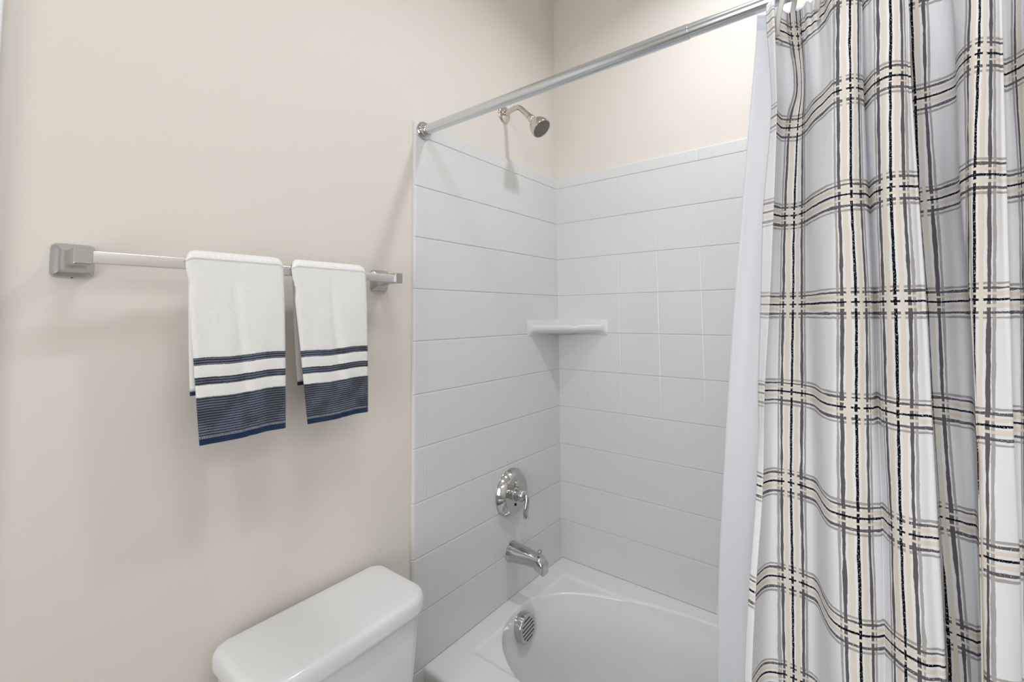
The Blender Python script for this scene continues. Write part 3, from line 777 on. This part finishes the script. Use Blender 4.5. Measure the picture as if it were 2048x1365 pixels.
# fold lines of the hanging cloth: (pattern position), [(x, y) at nine heights]
CURTAIN_COLS = [
 ([-0.8],
  [(-0.783, -0.919), (-0.772, -0.92), (-0.763, -0.917), (-0.749, -0.896), (-0.717, -0.881), (-0.699, -0.868), (-0.716, -0.867), (-0.764, -0.859), (-0.787, -0.851)]),
 ([-0.62],
  [(-0.795, -0.933), (-0.784, -0.93), (-0.775, -0.927), (-0.761, -0.914), (-0.729, -0.897), (-0.711, -0.88), (-0.728, -0.874), (-0.776, -0.865), (-0.799, -0.857)]),
 ([-0.52],
  [(-0.778, -0.923), (-0.767, -0.92), (-0.758, -0.917), (-0.744, -0.904), (-0.712, -0.887), (-0.694, -0.87), (-0.723, -0.864), (-0.771, -0.855), (-0.794, -0.847)]),
 ([-0.42, -0.42, -0.42, -0.42, -0.36, -0.4, -0.4, -0.42, -0.45],
  [(-0.761, -0.927), (-0.75, -0.924), (-0.741, -0.921), (-0.727, -0.908), (-0.695, -0.891), (-0.677, -0.874), (-0.718, -0.868), (-0.766, -0.859), (-0.789, -0.851)]),
 ([-0.28],
  [(-0.747, -0.934), (-0.725, -0.933), (-0.712, -0.924), (-0.709, -0.914), (-0.685, -0.9), (-0.665, -0.886), (-0.686, -0.879), (-0.712, -0.87), (-0.725, -0.861)]),
 ([-0.154],
  [(-0.723, -0.945), (-0.707, -0.949), (-0.699, -0.932), (-0.699, -0.919), (-0.678, -0.907), (-0.661, -0.896), (-0.679, -0.892), (-0.698, -0.889), (-0.706, -0.886)]),
 ([0],
  [(-0.707, -0.957), (-0.696, -0.958), (-0.691, -0.949), (-0.692, -0.937), (-0.676, -0.927), (-0.663, -0.917), (-0.678, -0.911), (-0.696, -0.909), (-0.705, -0.905)]),
 ([0.177],
  [(-0.719, -0.967), (-0.708, -0.966), (-0.704, -0.961), (-0.709, -0.955), (-0.691, -0.947), (-0.674, -0.94), (-0.685, -0.934), (-0.699, -0.931), (-0.706, -0.926)]),
 ([0.38],
  [(-0.73, -0.978), (-0.739, -0.977), (-0.747, -0.977), (-0.745, -0.968), (-0.717, -0.961), (-0.691, -0.953), (-0.699, -0.95), (-0.711, -0.946), (-0.716, -0.941)]),
 ([0.52],
  [(-0.739, -0.988), (-0.755, -0.991), (-0.771, -0.99), (-0.779, -0.983), (-0.76, -0.976), (-0.743, -0.968), (-0.751, -0.964), (-0.753, -0.959), (-0.751, -0.955)]),
 ([0.7],
  [(-0.754, -0.999), (-0.779, -1.002), (-0.797, -1.002), (-0.798, -0.994), (-0.781, -0.988), (-0.767, -0.981), (-0.775, -0.974), (-0.78, -0.969), (-0.78, -0.966)]),
 ([0.846],
  [(-0.791, -1.015), (-0.801, -1.012), (-0.809, -1.009), (-0.81, -1.004), (-0.79, -0.999), (-0.773, -0.991), (-0.783, -0.986), (-0.794, -0.983), (-0.799, -0.98)]),
 ([1],
  [(-0.794, -1.035), (-0.804, -1.031), (-0.813, -1.029), (-0.813, -1.023), (-0.791, -1.021), (-0.772, -1.014), (-0.785, -1.009), (-0.797, -1.005), (-0.801, -1.0)]),
 ([1.177],
  [(-0.784, -1.047), (-0.791, -1.044), (-0.798, -1.041), (-0.799, -1.037), (-0.779, -1.036), (-0.763, -1.031), (-0.774, -1.026), (-0.787, -1.023), (-0.792, -1.018)]),
 ([1.36],
  [(-0.777, -1.049), (-0.781, -1.046), (-0.787, -1.044), (-0.789, -1.041), (-0.77, -1.04), (-0.754, -1.036), (-0.766, -1.034), (-0.781, -1.029), (-0.787, -1.024)]),
 ([1.5],
  [(-0.767, -1.049), (-0.768, -1.047), (-0.77, -1.045), (-0.77, -1.044), (-0.754, -1.043), (-0.743, -1.04), (-0.76, -1.037), (-0.778, -1.032), (-0.786, -1.026)]),
 ([1.66],
  [(-0.778, -1.056), (-0.783, -1.054), (-0.788, -1.051), (-0.787, -1.048), (-0.77, -1.047), (-0.756, -1.043), (-0.769, -1.041), (-0.784, -1.035), (-0.791, -1.03)]),
 ([1.846],
  [(-0.79, -1.064), (-0.799, -1.061), (-0.806, -1.058), (-0.804, -1.053), (-0.785, -1.05), (-0.771, -1.046), (-0.783, -1.045), (-0.793, -1.04), (-0.796, -1.035)]),
 ([2],
  [(-0.798, -1.082), (-0.809, -1.079), (-0.819, -1.075), (-0.821, -1.068), (-0.804, -1.066), (-0.789, -1.062), (-0.799, -1.057), (-0.809, -1.054), (-0.813, -1.049)]),
 ([2.177],
  [(-0.79, -1.097), (-0.798, -1.095), (-0.807, -1.092), (-0.812, -1.087), (-0.799, -1.087), (-0.789, -1.082), (-0.803, -1.076), (-0.816, -1.073), (-0.821, -1.068)]),
 ([2.26],
  [(-0.786, -1.1), (-0.793, -1.098), (-0.8, -1.095), (-0.804, -1.094), (-0.793, -1.094), (-0.785, -1.092), (-0.798, -1.087), (-0.809, -1.085), (-0.813, -1.082)]),
 ([2.36],
  [(-0.781, -1.102), (-0.786, -1.1), (-0.792, -1.098), (-0.795, -1.098), (-0.787, -1.099), (-0.781, -1.098), (-0.793, -1.096), (-0.802, -1.094), (-0.806, -1.091)]),
 ([2.66],
  [(-0.753, -1.096), (-0.748, -1.094), (-0.744, -1.092), (-0.738, -1.092), (-0.737, -1.093), (-0.739, -1.092), (-0.749, -1.09), (-0.756, -1.088), (-0.76, -1.085)]),
 ([2.93, 2.93, 2.93, 2.97, 2.98, 2.99, 2.985, 2.95, 2.93],
  [(-0.725, -1.104), (-0.711, -1.105), (-0.696, -1.104), (-0.681, -1.106), (-0.686, -1.107), (-0.698, -1.105), (-0.705, -1.105), (-0.711, -1.102), (-0.714, -1.097)]),
 ([3, 3, 3, 3.02, 3.03, 3.03, 3.03, 3, 3],
  [(-0.727, -1.11), (-0.713, -1.109), (-0.698, -1.109), (-0.683, -1.109), (-0.687, -1.111), (-0.698, -1.108), (-0.705, -1.107), (-0.711, -1.106), (-0.715, -1.102)]),
 ([3.177],
  [(-0.727, -1.129), (-0.714, -1.128), (-0.7, -1.126), (-0.687, -1.128), (-0.691, -1.127), (-0.7, -1.123), (-0.708, -1.124), (-0.715, -1.126), (-0.719, -1.124)]),
 ([3.38],
  [(-0.728, -1.143), (-0.715, -1.142), (-0.706, -1.14), (-0.705, -1.139), (-0.709, -1.138), (-0.712, -1.135), (-0.713, -1.134), (-0.718, -1.133), (-0.722, -1.129)]),
 ([3.5],
  [(-0.737, -1.153), (-0.726, -1.154), (-0.723, -1.153), (-0.73, -1.148), (-0.729, -1.149), (-0.724, -1.146), (-0.722, -1.143), (-0.722, -1.139), (-0.722, -1.133)]),
 ([3.66, 3.66, 3.68, 3.71, 3.88, 3.97, 4.03, 4.05, 4.06],
  [(-0.767, -1.151), (-0.767, -1.151), (-0.772, -1.148), (-0.786, -1.142), (-0.795, -1.142), (-0.804, -1.139), (-0.818, -1.132), (-0.823, -1.125), (-0.823, -1.119)]),
 ([3.846, 3.846, 3.846, 3.846, 3.95, 4.0, 4.05, 4.075, 4.09],
  [(-0.79, -1.165), (-0.799, -1.159), (-0.806, -1.153), (-0.809, -1.146), (-0.806, -1.143), (-0.806, -1.139), (-0.819, -1.133), (-0.824, -1.127), (-0.824, -1.12)]),
 ([4, 4, 4, 4, 4.02, 4.06, 4.1, 4.11, 4.12],
  [(-0.797, -1.177), (-0.808, -1.17), (-0.819, -1.164), (-0.825, -1.151), (-0.816, -1.146), (-0.81, -1.142), (-0.823, -1.137), (-0.828, -1.129), (-0.828, -1.122)]),
 ([4.177],
  [(-0.79, -1.19), (-0.799, -1.185), (-0.808, -1.18), (-0.814, -1.171), (-0.811, -1.163), (-0.811, -1.154), (-0.827, -1.143), (-0.833, -1.135), (-0.833, -1.126)]),
 ([4.28],
  [(-0.785, -1.195), (-0.792, -1.19), (-0.799, -1.186), (-0.805, -1.178), (-0.806, -1.172), (-0.81, -1.165), (-0.824, -1.157), (-0.829, -1.15), (-0.829, -1.144)]),
 ([4.36],
  [(-0.782, -1.197), (-0.788, -1.193), (-0.794, -1.189), (-0.8, -1.183), (-0.803, -1.177), (-0.807, -1.171), (-0.818, -1.166), (-0.821, -1.159), (-0.821, -1.153)]),
 ([4.5],
  [(-0.76, -1.191), (-0.759, -1.187), (-0.758, -1.183), (-0.761, -1.177), (-0.773, -1.171), (-0.79, -1.165), (-0.812, -1.16), (-0.818, -1.153), (-0.818, -1.147)]),
 ([4.68, 4.68, 4.68, 4.68, 4.7, 4.74, 4.81, 4.82, 4.82],
  [(-0.739, -1.205), (-0.73, -1.203), (-0.722, -1.202), (-0.722, -1.196), (-0.742, -1.188), (-0.773, -1.178), (-0.806, -1.169), (-0.815, -1.161), (-0.815, -1.154)]),
 ([4.846],
  [(-0.743, -1.215), (-0.735, -1.212), (-0.727, -1.21), (-0.725, -1.208), (-0.744, -1.198), (-0.773, -1.185), (-0.805, -1.172), (-0.814, -1.165), (-0.814, -1.158)]),
 ([5],
  [(-0.754, -1.225), (-0.751, -1.222), (-0.745, -1.22), (-0.74, -1.215), (-0.757, -1.204), (-0.783, -1.191), (-0.81, -1.178), (-0.817, -1.172), (-0.817, -1.165)]),
]

VROWS = [1, 1.55, 2, 3, 4, 5, 6, 7, 8]
def build_curtain():
    cols = []
    for u, pts in CURTAIN_COLS:
        us = list(u) if len(u) > 1 else list(u) * 9
        cols.append((us, [tuple(p) for p in pts]))
    # generic gathers onwards to the end of the rod
    last = cols[-1][1]; u0 = 5.0
    for k in range(1, 15):
        u0 += 0.42
        ph = k * PI / 2 + 0.6
        pts = [(-0.757 - 0.036 * math.sin(ph) - 0.01 * (i / 8), last[i][1] - (1.492 + last[i][1]) * 0 - (1.485 + last[i][1]) * (k / 14)) for i in range(9)]
        cols.append(([u0] * 9, pts))
    rows_v = [0.76] + VROWS + [9, 10, 11, 12.2]
    grid = []
    for us, pts in cols:
        P = []; Uq = []
        for v in rows_v:
            z = 1.40 - (v - 4) * 0.16
            if v == 0.76:
                x, y = pts[0]; P.append((x * 0.7 + -0.752 * 0.3, y, z)); Uq.append(us[0])
            elif v <= 8:
                i = VROWS.index(v); P.append((*pts[i], z)); Uq.append(us[i])
            else:
                x, y = pts[8]; k = {9: 0.75, 10: 0.42, 11: 0.40, 12.2: 0.42}[v]
                xx = -0.800 - 0.012 + (x + 0.76) * k if v > 9 else -0.775 + (x + 0.76) * k
                P.append((xx, y, z)); Uq.append(us[8])
        grid.append((P, Uq))
    # refine down the rows, then across the columns
    KR, KC = 7, 7
    fine = []
    for P, Uq in grid:
        pp = catmull([Vector(p) for p in P], KR)
        uu = catmull([Vector((q, v, 0)) for q, v in zip(Uq, rows_v)], KR)
        fine.append((pp, uu))
    nr = len(fine[0][0])
    verts_by_row = []; uv_by_row = []
    for r in range(nr):
        verts_by_row.append(catmull([f[0][r] for f in fine], KC))
        # pattern coordinate must stay monotone: linear interpolation
        ur = []
        for a, b in zip(fine[:-1], fine[1:]):
            for k in range(KC): ur.append(a[1][r].lerp(b[1][r], k / KC))
        ur.append(fine[-1][1][r]); uv_by_row.append(ur)
    nc = len(verts_by_row[0])
    # scalloped top edge and pinched header
    vs = []; uvs = []; fs = []
    for r in range(nr):
        for c in range(nc):
            p = verts_by_row[r][c].copy(); q = uv_by_row[r][c]
            top = max(0.0, 1 - r / 7.0)
            p.z += top * 0.003 * math.sin(c * 0.5)
            # small wrinkles that hang down from the rings
            amp = 0.0022 * math.exp(-max(0, (p.z and (1.90 - p.z))) / 0.05)
            p.x += amp * math.sin(c * 0.9 + 0.4)
            vs.append(p); uvs.append((q.x, q.y))
    for r in range(nr - 1):
        for c in range(nc - 1):
            a = r * nc + c
            fs.append((a, a + 1, a + 1 + nc, a + nc))
    o = mesh_obj('shower_curtain', vs, fs, M['curtain'], None, True, uvs=uvs)
    md = o.modifiers.new('cloth', 'SOLIDIFY'); md.thickness = 0.0009; md.offset = 0
    return o
cur = tag(build_curtain(), 'white shower curtain with black, grey and beige plaid stripes hanging from the rod', 'shower curtain')

# liner: plain translucent white vinyl behind the curtain, inside the tub
def liner_material():
    m = mat('white_liner_vinyl', srgb(248, 249, 252), 0.35, spec=0.4)
    g = N(m)
    tr_ = g.new('ShaderNodeBsdfTranslucent'); tr_.inputs[0].default_value = (*srgb(248, 250, 254), 1)
    ms = g.new('ShaderNodeMixShader'); ms.inputs[0].default_value = 0.5
    g.link(g.b.outputs[0], ms.inputs[1]); g.link(tr_.outputs[0], ms.inputs[2])
    g.link(ms.outputs[0], m.node_tree.nodes['Material Output'].inputs[0])
    return m
M['liner'] = liner_material()
def build_liner():
    edge = [  # z, x, y of the free edge
        (1.928, -0.735, -0.8985), (1.87, -0.715, -0.889), (1.73, -0.675, -0.864), (1.43, -0.650, -0.825), (1.21, -0.648, -0.803),
        (0.90, -0.645, -0.776), (0.70, -0.640, -0.764), (0.50, -0.628, -0.757), (0.36, -0.620, -0.754), (0.20, -0.600, -0.752)]
    er = catmull([Vector((x, y, z)) for z, x, y in edge], 6)
    vs = []; fs = []; NC = 120
    for r, p in enumerate(er):
        t = r / (len(er) - 1)
        for c in range(NC + 1):
            s = c / NC
            y = p.y + (-1.492 - p.y) * s
            amp = (0.006 + 0.006 * min(1, t * 3)) * min(1, s * 8)
            inward = 0.036 * (1 - min(1, t * 6)) * min(1, s * 14)
            x = p.x + inward * 0 + (0.026 if t < 0.2 else 0.014) * min(1, s * 12) * (1 - 0.3 * t) + amp * math.sin(s * 46 + 1.5 * math.sin(3 * t)) * 0.8
            if s < 0.02: x -= 0.0
            vs.append((x, y, p.z))
    n = NC + 1
    for r in range(len(er) - 1):
        for c in range(NC):
            a = r * n + c; fs.append((a, a + 1, a + 1 + n, a + n))
    o = mesh_obj('shower_liner', vs, fs, M['liner'], None, True)
    md = o.modifiers.new('film', 'SOLIDIFY'); md.thickness = 0.0004; md.offset = 0
    return o, er
lin, er = build_liner()
tag(lin, 'plain white translucent liner hanging inside the tub behind the plaid curtain', 'shower liner')
hm = [(p.x - 0.0008, p.y + 0.0002, p.z) for p in er[:5]]
rings_v = []; fs = []
for i, p in enumerate(er[:4]):
    for c in range(61):
        s = c / 60 * 0.5
        t = i / (len(er) - 1)
        amp = (0.006 + 0.006 * min(1, t * 3)) * min(1, s * 8)
        x = p.x + 0.026 * min(1, s * 12) * (1 - 0.3 * t) + amp * math.sin(s * 46 + 1.5 * math.sin(3 * t)) * 0.8 - 0.0012
        rings_v.append((x, p.y + (-1.492 - p.y) * s, p.z + 0.001))
for i in range(3):
    for c in range(60):
        a = i * 61 + c; fs.append((a, a + 1, a + 62, a + 61))
mesh_obj('header_band', rings_v, fs, M['liner'], lin)

# ------------------------------------------------------------------ curtain rings
def ring(gy, gz, topy, label):
    e = tag(empty('shower_curtain_ring', (RX, topy, RZ)), label, 'curtain ring', 'frosted plastic curtain rings on the rod')
    pts = catmull([(-0.772, gy, gz), (-0.783, gy - 0.004, gz + 0.022), (-0.784, (gy + topy) / 2, gz + 0.055), (-0.772, topy + 0.003, RZ + 0.016), (RX, topy, RZ + 0.0195),
                   (-0.722, topy - 0.001, RZ + 0.010), (-0.714, (gy + topy) / 2 - 0.003, RZ - 0.030), (-0.730, gy - 0.003, gz + 0.010), (-0.752, gy, gz - 0.004)], 7)
    rr_ = []
    for i, p in enumerate(pts):
        d = (pts[(i + 1) % len(pts)] - pts[i - 1]).normalized()
        sx = Vector((0, 1, 0)); sx = (sx - d * sx.dot(d)).normalized(); sy = d.cross(sx)
        w, th = 0.0042, 0.0017
        rr_.append([p + sx * w * math.cos(2 * PI * k / 14) + sy * th * math.sin(2 * PI * k / 14) for k in range(14)])
    loft('hook_loop', rr_, M['plastic'], e, angle=None)
    lathe('rivet', (-0.7765, gy - 0.001, gz + 0.012), (-1, 0, 0), [(0, 0.0024), (0.0012, 0.0022), (0.0016, 0.001), (0.0017, 0)], M['chrome'], e, n=14, cap1=False)
    return e
ring(-0.9325, 1.858, -0.957, 'frosted plastic curtain ring at the free edge of the curtain, leftmost on the rod')
ring(-0.9905, 1.878, -1.003, 'frosted curtain ring just right of the one at the free edge')

# ------------------------------------------------------------------ light fixtures
dl = tag(empty('recessed_light', (-0.46, -0.79, ZC)), 'round white recessed ceiling light above the bathtub', 'light')
lathe('trim_ring', (-0.46, -0.79, ZC), (0, 0, -1), [(0, 0.095), (0.005, 0.093), (0.007, 0.078), (0.003, 0.074), (0.0, 0.072)], M['trim'], dl, cap0=False, cap1=False)
dm = tag(empty('ceiling_light', (-1.36, -0.88, ZC)), 'flush round ceiling light over the middle of the bathroom floor', 'light')
lathe('canopy', (-1.36, -0.88, ZC), (0, 0, -1), [(0, 0.18), (0.03, 0.18), (0.034, 0.175), (0.034, 0.0)], M['trim'], dm, cap1=False)
vl_ = tag(empty('vanity_light', (-2.03, YF, 2.1)), 'three-bulb vanity light bar on the wall opposite the towel bar', 'light')
box('backplate', (-2.36, YF, 2.18), (-1.70, YF + 0.03, 2.28), M['chrome'], vl_, bevel=0.004)
for bx in (-2.25, -2.03, -1.81):
    tube('bulb_arm', [(bx, YF + 0.03, 2.23), (bx, YF + 0.12, 2.23)], 0.012, M['chrome'], vl_)
